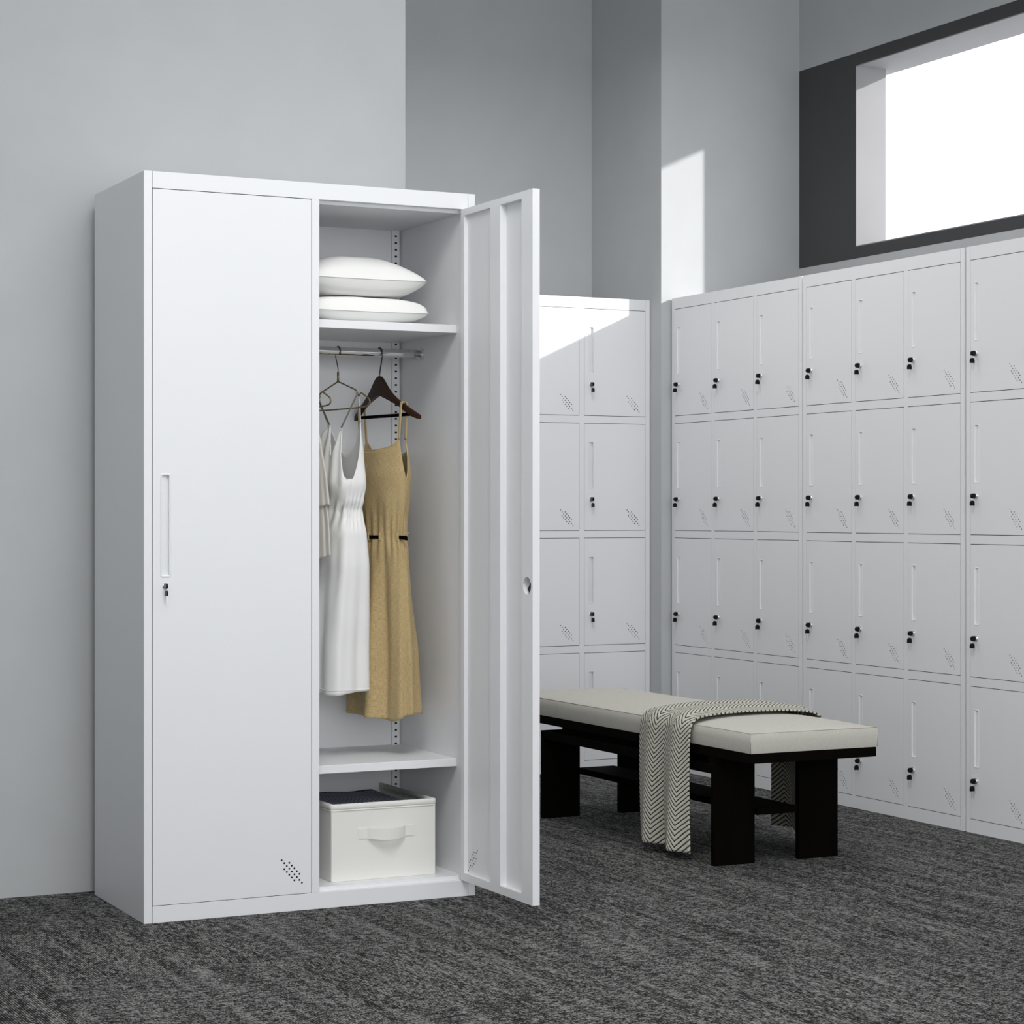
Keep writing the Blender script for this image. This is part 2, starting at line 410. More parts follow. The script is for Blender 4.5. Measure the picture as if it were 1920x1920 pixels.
for z1, zlab in ((1.5085, 'upper shelf holding the pillows'), (0.3575, 'lower shelf above the storage box')):
    mb = MB(); mb.box(0.4515, 0.8718, 0.055, 0.440, z1-0.0215, z1)
    tag(bevel(mb.build('shelf', 'steel', cab), 0.0012), zlab)
# slotted uprights in the two back corners
def upright(x0, x1):
    mb = MB(); y0, y1 = 0.4285, 0.4402; xm = (x0+x1)/2; z = 0.060; rows = []
    while z < 1.79:
        rows.append((z, z+0.0138, False)); rows.append((z+0.0138, z+0.0190, True)); z += 0.0190
    for za, zb, hole in rows:
        cols = [(x0, xm-0.0034), (xm-0.0036, xm+0.0036), (xm+0.0034, x1)]
        for k, (xa, xb) in enumerate(cols):
            if hole and k == 1: continue
            mb.add([(xa, y0, za), (xb, y0, za), (xb, y0, zb), (xa, y0, zb)], [(0, 1, 2, 3)])
    zt = rows[-1][1]; zb = rows[0][0]
    mb.add([(x0, y0, zb), (x0, y1, zb), (x0, y1, zt), (x0, y0, zt)], [(0, 1, 2, 3)])
    mb.add([(x1, y0, zb), (x1, y1, zb), (x1, y1, zt), (x1, y0, zt)], [(0, 1, 2, 3)])
    mb.box(xm-0.006, xm+0.006, y0+0.0012, y0+0.003, zb, zt, 1)  # black strip painting the shade behind the slots
    return mb
upright(0.8452, 0.8655).build('shelf_upright', ['steel', 'void'], cab)
upright(0.4580, 0.4783).build('shelf_upright', ['steel', 'void'], cab)
mb = MB(); mb.tube([(0.4510+0.421*k/6, 0.285, 1.4455) for k in range(7)], 0.0115, 24)
rod = tag(mb.build('hanging_rod', 'chrome', cab, True), 'chrome clothes rod')
for xa, xb in ((0.863, 0.872), (0.4511, 0.460)):
    mb = MB(); mb.tube([(xa, 0.285, 1.4455), (xb, 0.285, 1.4455)], 0.0175, 24); mb.build('rod_socket', 'chrome', rod)

# ---------------------------------------------------------------- pillows
def pillow(label, cx, cy, z0, a, b, hu, hl, flat_top=None, ex=0.5):
    n = 40; mb = MB(); zc = z0+hl
    def pt(i, j, s_):
        u_ = -1+2*i/n; v_ = -1+2*j/n
        x = a*u_*(1-0.05*(1-v_*v_)); y = b*v_*(1-0.06*(1-u_*u_))
        h_ = max(0.0, (1-abs(u_)**2.2)*(1-abs(v_)**2.4))
        if s_ > 0:
            zz = hu*h_**ex
            if flat_top is not None: zz = flat_top*(1-math.exp(-zz/flat_top*2.0))*1.02
        else:
            zz = -min(hl, hl*1.35*h_**0.42)
        zz += 0.0012*math.sin(9*u_+4*v_)*h_
        return (x, y, zz)
    for s_ in (1, -1):
        mb.add([pt(i, j, s_) for j in range(n+1) for i in range(n+1)], [(j*(n+1)+i, j*(n+1)+i+1, (j+1)*(n+1)+i+1, (j+1)*(n+1)+i) for j in range(n) for i in range(n)])
    o = mb.build('pillow', 'pillow', None, True, (cx, cy, zc)); tag(o, label, 'pillow', 'pillows on the upper shelf')
    e = MB(); k = [pt(i, 0, 1) for i in range(n)]+[pt(n, j, 1) for j in range(n)]+[pt(n-i, n, 1) for i in range(n)]+[pt(0, n-j, 1) for j in range(n)]
    e.tube([(x*1.001, y*1.001, 0) for x, y, z in k], 0.0008, 6, closed=True)
    e.build('seam', 'seam', o, True)
    return o
pillow('lower white pillow lying flat on the cabinet shelf under the other pillow', 0.633, 0.2245, 1.5085, 0.1665, 0.1555, 0.062, 0.0275, 0.0455, 0.42)
pillow('plump upper white pillow stacked on top of the flatter pillow', 0.629, 0.2245, 1.5805, 0.1660, 0.1555, 0.072, 0.0405, None, 0.48)

# ---------------------------------------------------------------- storage box and cloth
BX0, BX1, BY0, BY1, BZ0, BZ1 = 0.5185, 0.814, 0.066, 0.434, 0.052, 0.2525
box_t = thing('storage_box', 'cream canvas storage box with a strap handle on the cabinet floor', 'box', ((BX0+BX1)/2, (BY0+BY1)/2, BZ0))
def local(mb_, t_):
    L = t_.location
    mb_.v = [(a-L[0], b-L[1], c-L[2]) for a, b, c in mb_.v]; return mb_
mb = MB(); th = 0.006
mb.box(BX0, BX1, BY0, BY0+th, BZ0, BZ1-0.004); mb.box(BX0, BX1, BY1-th, BY1, BZ0, BZ1-0.045)
mb.box(BX0, BX0+th, BY0+th, BY1-th, BZ0, BZ1-0.004); mb.box(BX1-th, BX1, BY0+th, BY1-th, BZ0, BZ1-0.004); mb.box(BX0+th, BX1-th, BY0+th, BY1-th, BZ0, BZ0+0.004)
bevel(local(mb, box_t).build('body', 'canvas', box_t), 0.003, 3)
def ring_band(z0, z1, out, q=0.007):
    mb = MB(); L = []
    for dz, o_, in_ in ((z0, out*0.6, 0), (z0+0.001, out, 0), (z1-0.002, out, 0), (z1, out*0.4, 0), (z1, -0.0075, 0), (z0, -0.0075, 0)):
        pts = []
        for cx, cy, a0 in ((BX1-q, BY0+q, -90), (BX1-q, BY1-q, 0), (BX0+q, BY1-q, 90), (BX0+q, BY0+q, 180)):
            for k in range(5):
                a = math.radians(a0+22.5*k); pts.append((cx+(q+o_)*math.cos(a) if q+o_ > 0 else cx, cy+(q+o_)*math.sin(a) if q+o_ > 0 else cy, dz))
        L.append(pts)
    n = 12; vs = []
    for pts in L:      # open at the back: the right side, the front and the left side
        front = pts[15:20]+pts[0:5]
        vs += [(pts[15][0], BY1, pts[0][2])]+front+[(pts[4][0], BY1, pts[0][2])]
    mb.add(vs, [(k*n+i, k*n+i+1, ((k+1) % 6)*n+i+1, ((k+1) % 6)*n+i) for k in range(6) for i in range(n-1)]+[tuple(k*n for k in range(6)), tuple(k*n+n-1 for k in range(6))])
    return mb
local(ring_band(BZ1-0.0130, BZ1+0.0005, 0.0026), box_t).build('rim', 'canvas', box_t, True)
local(ring_band(BZ1-0.0180, BZ1-0.0135, 0.0020), box_t).build('rim', 'canvas', box_t, True)
mb = MB()  # strap handle: two stitched patches and the bowed strap between
hz0, hz1, x0, x1 = 0.160, 0.187, 0.5935, 0.750
mb.box(x0, x0+0.026, BY0-0.002, BY0, hz0, hz1); mb.box(x1-0.026, x1, BY0-0.002, BY0, hz0, hz1)
vs = []; K = 16
for k in range(K+1):
    s_ = k/K; x = x0+0.024+(x1-x0-0.048)*s_; y = BY0-0.0018-0.024*math.sin(PI*s_)**0.75
    dz = -0.004*math.sin(PI*s_)
    vs += [(x, y, hz0+dz), (x, y, hz1+dz), (x, y+0.0022, hz1+dz), (x, y+0.0022, hz0+dz)]
mb.add(vs, [(k*4+j, k*4+(j+1) % 4, (k+1)*4+(j+1) % 4, (k+1)*4+j) for k in range(K) for j in range(4)])
local(mb, box_t).build('handle', 'canvas', box_t, False)

mb = MB(); x0, x1, y0, y1 = BX0+0.008, 0.745, BY0+0.0095, BY1-0.010; n = 24; vs = []
def cz(u_, v_): return 0.2425-0.006*v_+0.0045*math.sin(PI*u_)*math.sin(PI*v_)+0.0015*math.sin(11*u_+3*v_)
for lay in range(3):       # a cloth folded into three layers
    zt = -0.017*lay; loop = []
    A = [(x0+(x1+0.035*j/n-x0)*i/n, y0+(y1-y0)*j/n, cz(i/n, j/n)+zt) for j in range(n+1) for i in range(n+1)]
    B = [(a, b, c-0.014) for a, b, c in A]
    fs = [(j*(n+1)+i, j*(n+1)+i+1, (j+1)*(n+1)+i+1, (j+1)*(n+1)+i) for j in range(n) for i in range(n)]
    N = (n+1)**2
    per = [i for i in range(n+1)]+[(j+1)*(n+1)+n for j in range(n)]+[n*(n+1)+n-1-i for i in range(n)]+[(n-1-j)*(n+1) for j in range(n-1)]
    mb.add(A+B, fs+[tuple(q+N for q in f_) for f_ in fs]+[(per[k], per[(k+1) % len(per)], per[(k+1) % len(per)]+N, per[k]+N) for k in range(len(per))])
def uv_xy(o, fx=lambda c: (c.x, c.y)):
    me = o.data; uvl = me.uv_layers.new(name='UVMap')
    for lp in me.loops: uvl.data[lp.index].uv = fx(me.vertices[lp.vertex_index].co)
cl = mb.build('folded_cloth', 'dots', None, True, (0, 0, 0)); uv_xy(cl, lambda c: (c.x+c.z*0.7, c.y+c.z*0.7))
tag(cl, 'folded navy cloth with pale dots lying in the cream storage box', 'cloth')
# bulk of folded fabric the cloth rests on
# ---------------------------------------------------------------- hangers and garments
DV = Vector((0.14, -0.99, 0)).normalized(); NV = Vector((-0.99, -0.14, 0)).normalized()
def frame(P0): return lambda u_, n_, z_: Vector((P0[0], P0[1], 0))+DV*u_+NV*n_+Vector((0, 0, z_))
def spline(pts, k=8):
    P = [Vector(p) for p in pts]; out = []
    for i in range(len(P)-1):
        a, b, c, d = P[max(i-1, 0)], P[i], P[i+1], P[min(i+2, len(P)-1)]
        for j in range(k):
            s_ = j/k; out.append(0.5*((2*b)+(c-a)*s_+(2*a-5*b+4*c-d)*s_*s_+(3*b-a-3*c+d)*s_**3))
    return out+[P[-1]]
def lerp_tab(tab, z):
    tab = sorted(tab); 
    if z <= tab[0][0]: return tab[0][1:]
    for (a, *pa), (b, *pb) in zip(tab, tab[1:]):
        if z <= b:
            s_ = (z-a)/(b-a); s_ = s_*s_*(3-2*s_)*0.5+s_*0.5
            return tuple(x+(y-x)*s_ for x, y in zip(pa, pb))
    return tab[-1][1:]
_pc = {}
def ang_tab(tab, th):
    """smooth periodic curve through (angle, value) pairs"""
    key = id(tab)
    if key not in _pc:
        q = sorted(tab); n = len(q); X = [a for a, _ in q]+[q[0][0]+360]; Y = [b for _, b in q]+[q[0][1]]
        d = [(Y[i+1]-Y[i])/(X[i+1]-X[i]) for i in range(n)]; m = []
        for i in range(n):
            a, b = d[i-1], d[i]; m.append(0.0 if a*b <= 0 else 2*a*b/(a+b))
        _pc[key] = (X, Y, m+[m[0]], tab)
    X, Y, m, _ = _pc[key]; th = th % 360
    if th < X[0]: th += 360
    for i in range(len(X)-1):
        if X[i] <= th <= X[i+1]:
            h = X[i+1]-X[i]; s_ = (th-X[i])/h; s2, s3 = s_*s_, s_**3
            return (2*s3-3*s2+1)*Y[i]+(s3-2*s2+s_)*h*m[i]+(3*s2-2*s3)*Y[i+1]+(s3-s2)*h*m[i+1]
    return Y[-1]
def garment(name, material, P0, sec, rim, hem, folds, p=2.4, NT_=220, NZ=90, uvscale=1.0):
    """closed cloth tube: sec = (z, centre u, half width, centre n, half depth); angle 0 = near end, 90 = front (-X), 180 = far end"""
    F = frame(P0); mb = MB(); UV = []
    for k in range(NZ+1):
        s_ = k/NZ
        for i in range(NT_):
            th = 360*i/NT_; zt = ang_tab(rim, th); zb = ang_tab(hem, th); z = zt+(zb-zt)*s_
            cu, a, cn, b = lerp_tab(sec, z); c_, q = math.cos(math.radians(th)), math.sin(math.radians(th))
            rr_ = (abs(c_)**p+abs(q)**p)**(-1/p); cu_ = c_*rr_; sn_ = q*rr_
            du, dn = folds(th, z)
            mb.v.append(tuple(F(cu+(a+du)*cu_, cn+(b+dn)*sn_, z))); UV.append((th/360*0.9*uvscale, z*uvscale))
    for k in range(NZ):
        for i in range(NT_): mb.f.append([k*NT_+i, k*NT_+(i+1) % NT_, (k+1)*NT_+(i+1) % NT_, (k+1)*NT_+i]); mb.mi.append(0)
    o = mb.build(name, material, None, True)
    me = o.data; uvl = me.uv_layers.new(name='UVMap')
    for lp in me.loops: uvl.data[lp.index].uv = UV[lp.vertex_index]
    so = o.modifiers.new('thickness', 'SOLIDIFY'); so.thickness = 0.0016; so.offset = 0
    return o
def rim_tube(name, material, P0, sec, rim, p, r, parent):
    F = frame(P0); pts = []
    for i in range(120):
        th = 3*i; z = ang_tab(rim, th); cu, a, cn, b = lerp_tab(sec, z); c_, q = math.cos(math.radians(th)), math.sin(math.radians(th))
        rr_ = (abs(c_)**p+abs(q)**p)**(-1/p); pts.append(F(cu+a*c_*rr_, cn+b*q*rr_, z))
    mb = MB(); mb.tube(pts, r, 8, closed=True); return mb.build(name, material, parent, True)
def rim_pt(P0, sec, rim, p, th):
    F = frame(P0); z = ang_tab(rim, th); cu, a, cn, b = lerp_tab(sec, z); c_, q = math.cos(math.radians(th)), math.sin(math.radians(th))
    rr_ = (abs(c_)**p+abs(q)**p)**(-1/p); return F(cu+a*c_*rr_, cn+b*q*rr_, z)
def base_empty(name, label, cat, P0, z, group): return thing(name, label, cat, (P0[0], P0[1], z), 0, group)
def reparent(o, t_):
    o.parent = t_; o.matrix_parent_inverse = Matrix.Translation(-Vector(t_.location)); return o

# -- dark wooden hanger
PT = (0.7457, 0.285); F = frame(PT)
ht = base_empty('clothes_hanger', 'dark brown wooden hanger holding the tan dress', 'hanger', PT, 1.445, 'clothes hangers on the rod')
mb = MB()   # wooden yoke: shaped cross-section swept along the shoulders
def tab(tb_, q):
    for (a, va), (b, vb) in zip(tb_, tb_[1:]):
        if a <= q <= b: return va+(vb-va)*(q-a)/(b-a)
    return tb_[-1][1]
TOP = [(0, 1.3825), (0.010, 1.3800), (0.018, 1.3735), (0.030, 1.361), (0.045, 1.346), (0.060, 1.334), (0.080, 1.3205), (0.100, 1.309), (0.125, 1.2965), (0.150, 1.2835), (0.172, 1.272)]
BOT = [(0, 1.3290), (0.012, 1.3270), (0.034, 1.3200), (0.055, 1.3130), (0.076, 1.3050), (0.098, 1.2955), (0.125, 1.2805), (0.150, 1.2670), (0.172, 1.2600)]
K = 68; vs = []
for k in range(K+1):
    s_ = -1+2*k/K; q = abs(s_)*0.172; u_ = 0.172*s_; top, bot = tab(TOP, q), tab(BOT, q); bow = -0.020*s_*s_; t_ = 0.0060
    for dn, zz in ((-t_, bot), (t_, bot), (t_, top-0.003), (t_*0.4, top), (-t_*0.4, top), (-t_, top-0.003)): vs.append(F(u_, bow+dn, zz))
n = 6; mb.add(vs, [(k*n+j, k*n+(j+1) % n, (k+1)*n+(j+1) % n, (k+1)*n+j) for k in range(K) for j in range(n)]+[tuple(range(n)), tuple(K*n+j for j in range(n))])
reparent(mb.build('yoke', 'walnut', None, False), ht)
mb = MB(); mb.tube([F(-0.152+0.304*k/8, -0.0155, 1.2735) for k in range(9)], 0.0045, 10); reparent(mb.build('trouser_bar', 'ebony', None, True), ht)
def hook(F, zneck, material, r=0.0017, flip=1, ball=False):
    R = 0.0140; zc = 1.4455-0.0005; pts = [F(0, 0, zneck-0.01), F(0, 0, zneck+0.006), F(0.004*flip, 0, zneck+0.02), F(R*0.95*flip, 0, zc-0.012)]
    for k in range(11):
        a = math.radians(0+k*21); pts.append(F(R*math.cos(a)*flip, 0, zc+R*math.sin(a)))
    mb = MB(); mb.tube(spline(pts, 5), r, 10)
    if ball: mb.tube([pts[-1]-Vector((0, 0, 0.002)), pts[-1], pts[-1]+Vector((0, 0, 0.002))], [0.0015, 0.0028, 0.0015], 10)
    return mb
reparent(hook(F, 1.382, 'chrome', 0.0019).build('hook', 'dark_chrome', None, True), ht)

# -- tan linen dress
secT = [(0.44, 0.030, 0.128, 0.0, 0.056), (0.60, 0.024, 0.126, 0.0, 0.050), (0.80, 0.012, 0.125, 0.0, 0.044), (0.91, 0.006, 0.122, 0.0, 0.038), (0.945, 0.006, 0.112, 0.0, 0.034),
        (0.98, 0.006, 0.115, 0.0, 0.036), (1.05, 0.008, 0.124, 0.0, 0.042), (1.11, 0.012, 0.126, 0.0, 0.044), (1.16, 0.012, 0.120, 0.0, 0.038), (1.215, 0.014, 0.108, 0.0, 0.026)]
rimT = [(0, 1.098), (14, 1.150), (22, 1.206), (36, 1.194), (60, 1.183), (90, 1.179), (120, 1.184), (144, 1.197), (158, 1.208), (166, 1.150), (180, 1.098), (194, 1.150), (202, 1.206), (230, 1.172), (270, 1.165), (310, 1.172), (338, 1.206), (346, 1.150)]
hemT = [(0, 0.470), (45, 0.452), (80, 0.460), (120, 0.458), (180, 0.457), (270, 0.465)]
def foldsT(th, z):
    w = max(0, min(1, (0.945-z)/0.30)); r_ = math.radians(th)
    s = math.sin(5*r_+0.6)+0.55*math.sin(9*r_+2.2)+0.3*math.sin(14*r_+z*4)
    sharp = math.copysign(abs(s)**1.2, s)
    up = max(0, min(1, (z-0.945)/0.2)); g = math.exp(-((z-0.945)/0.06)**2)
    d_ = 0.0120*w*sharp+0.0028*g*math.sin(24*r_)+0.0016*up*math.sin(7*r_+5*z)*(1-up*0.5)+0.0028*math.exp(-((z-1.02)/0.05)**2)*math.sin(8*r_+1)
    return d_, d_*1.25
dt = base_empty('dress', 'tan linen slip dress with a thin dark belt hanging from the wooden hanger', 'dress', PT, 1.2, 'garments on the rod')
reparent(garment('skirt_and_bodice', 'linen', PT, secT, rimT, hemT, foldsT, 2.3), dt)
reparent(rim_tube('edge_binding', 'linen', PT, secT, rimT, 2.3, 0.0018, None), dt)
for sg in (1, -1):
    a, b = (22, 338) if sg > 0 else (158, 203)
    A, B = rim_pt(PT, secT, rimT, 2.3, a), rim_pt(PT, secT, rimT, 2.3, b)
    tu = 0.112*sg; nb = -0.0085
    pts = [A, A*0.5+F(tu, nb+0.009, 1.300)*0.5, F(tu, nb+0.0085, 1.300), F(tu, nb+0.004, 1.3065), F(tu, nb-0.004, 1.3065), F(tu, nb-0.0085, 1.300), B*0.5+F(tu, nb-0.009, 1.300)*0.5, B]
    mb = MB(); mb.tube(spline(pts, 5), 0.0062, 8, sx=0.28, up=NV); reparent(mb.build('strap', 'linen', None, True), dt)
mb = MB(); pts = []
for k in range(72):
    th = math.radians(5*k); q = 0.86 if 5 <= 5*k <= 72 else 1.0; pts.append(F(0.006+0.1160*q*math.cos(th), 0.0385*q*math.sin(th), 0.9440))
vs = []
for q in pts: vs += [q+Vector((0, 0, -0.0048)), q+Vector((0, 0, 0.0048))]
n = len(pts); mb.add(vs, [(2*i, 2*((i+1) % n), 2*((i+1) % n)+1, 2*i+1) for i in range(n)])
A = F(0.1200, 0.010, 0.944); e = F(0.150, 0.004, 0.941)
mb.add([A+Vector((0, 0, -0.005)), e+Vector((0, 0, -0.0055)), e+Vector((0, 0, 0.0055)), A+Vector((0, 0, 0.005))], [(0, 1, 2, 3)])
bl = mb.build('belt', 'ebony', None, False); so = bl.modifiers.new('thickness', 'SOLIDIFY'); so.thickness = 0.003; so.offset = 0
reparent(bl, dt)
for th in (22, 62, 88, 118, 150, 215, 270, 325):
    c = F(0.006+0.120*math.cos(math.radians(th)), 0.0415*math.sin(math.radians(th)), 0.945)
    mb = MB(); mb.tube([c+Vector((0, 0, 0.0115))-NV*0.003, c+Vector((0, 0, 0.008)), c, c-Vector((0, 0, 0.008)), c-Vector((0, 0, 0.0115))-NV*0.003], 0.0022, 8)
    reparent(mb.build('belt_loop', 'linen', None, True), dt)

# -- brass wire hanger
PWt = (0.624, 0.285); F = frame(PWt)
hw = base_empty('clothes_hanger', 'thin brass wire hanger with looped ends holding the white dress', 'hanger', PWt, 1.445, 'clothes hangers on the rod')
def brass(F):
    mb = MB(); mb.tube([F(0, 0, 1.362), F(0, 0, 1.390)], 0.0030, 10)
    for sg in (1, -1):
        pts = [F(0, 0, 1.364), F(0.05*sg, 0, 1.3500), F(0.097*sg, 0, 1.3360), F(0.101*sg, 0, 1.326), F(0.112*sg, 0, 1.322), F(0.124*sg, 0, 1.3275), F(0.148*sg, 0, 1.318), F(0.163*sg, 0, 1.311), F(0.169*sg, 0, 1.303), F(0.163*sg, 0, 1.2945), F(0.140*sg, 0, 1.2905), F(0.08*sg, 0, 1.289), F(0, 0, 1.2885)]
        mb.tube(spline(pts, 4), 0.0021, 8)
    return mb
reparent(brass(F).build('frame', 'brass', None, True), hw)
reparent(hook(F, 1.390, 'dark_chrome', 0.0013, -1, True).build('hook', 'dark_chrome', None, True), hw)

# -- white dress
secW = [(0.52, 0.0, 0.132, 0.030, 0.066), (0.64, 0.0, 0.133, 0.030, 0.064), (0.74, 0.004, 0.134, 0.028, 0.060), (0.87, 0.008, 0.136, 0.025, 0.053), (0.955, 0.008, 0.128, 0.022, 0.046),
        (1.000, 0.008, 0.108, 0.018, 0.036), (1.020, 0.008, 0.104, 0.018, 0.034), (1.040, 0.008, 0.116, 0.019, 0.038), (1.085, 0.008, 0.126, 0.022, 0.046), (1.16, 0.006, 0.116, 0.018, 0.040), (1.25, 0.004, 0.105, 0.010, 0.026)]
rimW = [(0, 1.118), (14, 1.098), (30, 1.098), (39, 1.108), (45, 1.160), (52, 1.236), (57, 1.190), (63, 1.158), (70, 1.195), (82, 1.245), (100, 1.215), (140, 1.15), (180, 1.12), (215, 1.20), (230, 1.245), (250, 1.19), (270, 1.165), (295, 1.19), (318, 1.252), (332, 1.205), (346, 1.150)]
hemW = [(0, 0.534), (45, 0.527), (90, 0.530), (180, 0.535), (270, 0.538)]
def foldsW(th, z):
    r_ = math.radians(th); w = max(0, min(1, (1.00-z)/0.35)); g = math.exp(-((z-1.015)/0.035)**2)
    s = 0.0050*w*(math.sin(4*r_-0.3)+0.5*math.sin(9*r_+1.0))
    crease = -0.008*math.exp(-(((th-50)+180) % 360-180)**2/60.0)*max(0, min(1, (1.0-z)/0.1))*(0.4+0.6*math.exp(-((z-0.9)/0.2)**2))
    up = max(0, min(1, (z-1.03)/0.08)); front = max(0, math.sin(r_))
    s2 = 0.0035*up*front*math.sin(20*r_)+0.0055*w*front**2*math.sin(15*r_+0.5)
    d_ = s+crease+0.0045*g*math.sin(22*r_+(z-1.015)*60)+s2
    return d_*0.8, d_
dwt = base_empty('dress', 'white sleeveless dress with a gathered waist hanging from the brass hanger', 'dress', PWt, 1.2, 'garments on the rod')
reparent(garment('skirt_and_bodice', 'white_dress', PWt, secW, rimW, hemW, foldsW, 5.0), dwt)
reparent(rim_tube('edge_binding', 'white_dress', PWt, secW, rimW, 5.0, 0.0011, None), dwt)
mb = MB(); pts = []
for i in range(120):
    th = 3*i; cu0, a0, cn0, b0 = lerp_tab(secW, 0.541); du, dn = foldsW(th, 0.541); c_, q = math.cos(math.radians(th)), math.sin(math.radians(th)); rr_ = (abs(c_)**5+abs(q)**5)**-0.2
    pts.append(frame(PWt)(cu0+(a0+du+0.0012)*c_*rr_, cn0+(b0+dn+0.0012)*q*rr_, 0.541))
mb.tube(pts, 0.0010, 6, closed=True); reparent(mb.build('hem_stitch', 'white_dress', None, True), dwt)
for sg in (1, -1):
    a, b = (52, 318) if sg > 0 else (82, 230)
    A, B = rim_pt(PWt, secW, rimW, 5.0, a), rim_pt(PWt, secW, rimW, 5.0, b)
    tu = 0.108*sg
    mb = MB(); mb.tube(spline([A, A*0.5+F(tu, 0.003, 1.324)*0.5, F(tu, 0.0030, 1.324), F(tu, 0.0, 1.3265)], 5), 0.0042, 8, sx=0.25, up=NV)
    st = reparent(mb.build('strap', 'shadow_strap', None, True), dwt); tag(st, 'front strap with its shade painted in')
    mb = MB(); mb.tube(spline([F(tu, 0.0, 1.3265), F(tu, -0.003, 1.323), B*0.5+F(tu, -0.003, 1.323)*0.5, B], 5), 0.0036, 8, sx=0.3, up=NV)
    reparent(mb.build('strap', 'white_dress', None, True), dwt)

# -- ivory satin top, mostly behind the centre post
PS = (0.5135, 0.285); F = frame(PS)
hs = base_empty('clothes_hanger', 'brass hanger of the ivory satin top, half hidden behind the closed door', 'hanger', PS, 1.445, 'clothes hangers on the rod')
reparent(brass(F).build('frame', 'brass', None, True), hs)
reparent(hook(F, 1.390, 'dark_chrome', 0.0013, -1, True).build('hook', 'dark_chrome', None, True), hs)
tb = base_empty('satin_top', 'ivory satin tiered top peeping out beside the closed left door', 'top', PS, 1.2, 'garments on the rod')
def foldsS(th, z):
    r_ = math.radians(th); w = max(0.0, min(1, (1.2-z)/0.2)); d_ = w*(0.0035*math.sin(10*r_+1)+0.002*math.sin(17*r_)); return d_, d_*0.8
secS = [(0.98, 0.0, 0.1640, 0.0, 0.022), (1.02, 0.0, 0.160, 0.0, 0.022), (1.10, 0.0, 0.146, 0.0, 0.019), (1.18, 0.0, 0.120, 0.0, 0.015), (1.27, 0.0, 0.080, 0.0, 0.010), (1.30, 0.0, 0.07, 0.0, 0.008)]
reparent(garment('upper_tier', 'silk', PS, secS, [(0, 1.272), (90, 1.258), (180, 1.272), (270, 1.262)], [(0, 1.030), (60, 1.022), (180, 1.030)], foldsS, 2.2, 160, 40), tb)
secS2 = [(0.87, 0.0, 0.166, 0.0, 0.020), (0.95, 0.0, 0.160, 0.0, 0.019), (1.06, 0.0, 0.142, 0.0, 0.014), (1.10, 0.0, 0.135, 0.0, 0.013)]
reparent(garment('lower_tier', 'silk', PS, secS2, [(0, 1.075), (180, 1.075)], [(0, 0.897), (60, 0.886), (180, 0.895)], foldsS, 2.2, 160, 40), tb)
for sg in (1, -1):
    mb = MB(); mb.tube(spline([F(0.076*sg, 0.008, 1.270), F(0.100*sg, 0.003, 1.320), F(0.106*sg, 0, 1.326), F(0.100*sg, -0.003, 1.320), F(0.076*sg, -0.008, 1.270)], 5), 0.0030, 8, sx=0.3, up=NV)
    reparent(mb.build('strap', 'silk', None, True), tb)

# ---------------------------------------------------------------- bench and throw
bx0, bx1, by0, by1 = 1.7075, 2.131, -0.080, 1.390
bn = thing('bench', 'dark wood bench with an oatmeal upholstered cushion in front of the lockers', 'bench', ((bx0+bx1)/2, (by0+by1)/2, 0))
LEG = 0.135; lt = 0.022
for xa in (bx0, bx1-LEG):
    for ya in (0.110, 1.200-lt):
        mb = MB(); mb.box(xa, xa+LEG, ya, ya+lt, 0, 0.2895); bevel(local(mb, bn).build('leg', 'ebony', bn), 0.0012)
for xa in (bx0, bx1-0.022):
    mb = MB(); mb.box(xa, xa+0.022, 0.132, 1.178, 0.2625, 0.2885); bevel(local(mb, bn).build('rail', 'ebony', bn), 0.001)
mb = MB(); mb.box(bx0+0.022, bx1-0.022, 0.22, 1.09, 0.278, 0.312); local(mb, bn).build('spacer', 'ebony', bn)
for xa in (bx0+0.003, bx1-LEG+0.003):
    mb = MB(); mb.box(xa, xa+LEG-0.006, 0.112, 0.150, 0.2885, 0.312); local(mb, bn).build('spacer', 'ebony', bn)
mb = MB(); mb.box(1.852, 1.990, 0.112, 1.212, 0.137, 0.157); bevel(local(mb, bn).build('shelf', 'ebony', bn), 0.0012)
mb = MB(); mb.box(bx0, bx1, by0, by1, 0.312, 0.3395); bevel(local(mb, bn).build('board', 'ebony', bn), 0.0015)
def dome(x, y):
    u_ = (x-bx0)/(bx1-bx0)*2-1; v_ = (y-by0)/(by1-by0)*2-1
    return 0.019*(1-abs(u_)**2.6)**0.8*(1-abs(v_)**9)**0.7
mb = MB(); nx, ny = 36, 90; e = 0.0025
A = []
for j in range(ny+1):
    for i in range(nx+1): 
        x = bx0+(bx1-bx0)*i/nx; y = by0+(by1-by0)*(0.5-0.5*math.cos(PI*j/ny)); A.append((x, y, 0.396+dome(x, y)))
fs = [(j*(nx+1)+i, j*(nx+1)+i+1, (j+1)*(nx+1)+i+1, (j+1)*(nx+1)+i) for j in range(ny) for i in range(nx)]
per = [i for i in range(nx+1)]+[(j+1)*(nx+1)+nx for j in range(ny)]+[ny*(nx+1)+nx-1-i for i in range(nx)]+[(ny-1-j)*(nx+1) for j in range(ny-1)]
N = len(A); cx, cy = (bx0+bx1)/2, (by0+by1)/2
vs = list(A); 
for zz, o_ in ((0.394, 0.0022), (0.372, 0.0035), (0.350, 0.0025), (0.340, 0.0)):
    for q in per:
        x, y, z = A[q]; vs.append((x+o_*(1 if x > bx1-1e-4 else -1 if x < bx0+1e-4 else 0), y+o_*(1 if y > by1-1e-4 else -1 if y < by0+1e-4 else 0), zz))
L = len(per); fr_ = []
for k in range(4):
    for i in range(L):
        a = per[i] if k == 0 else N+(k-1)*L+i; b = per[(i+1) % L] if k == 0 else N+(k-1)*L+(i+1) % L
        fr_.append((a, b, N+k*L+(i+1) % L, N+k*L+i))
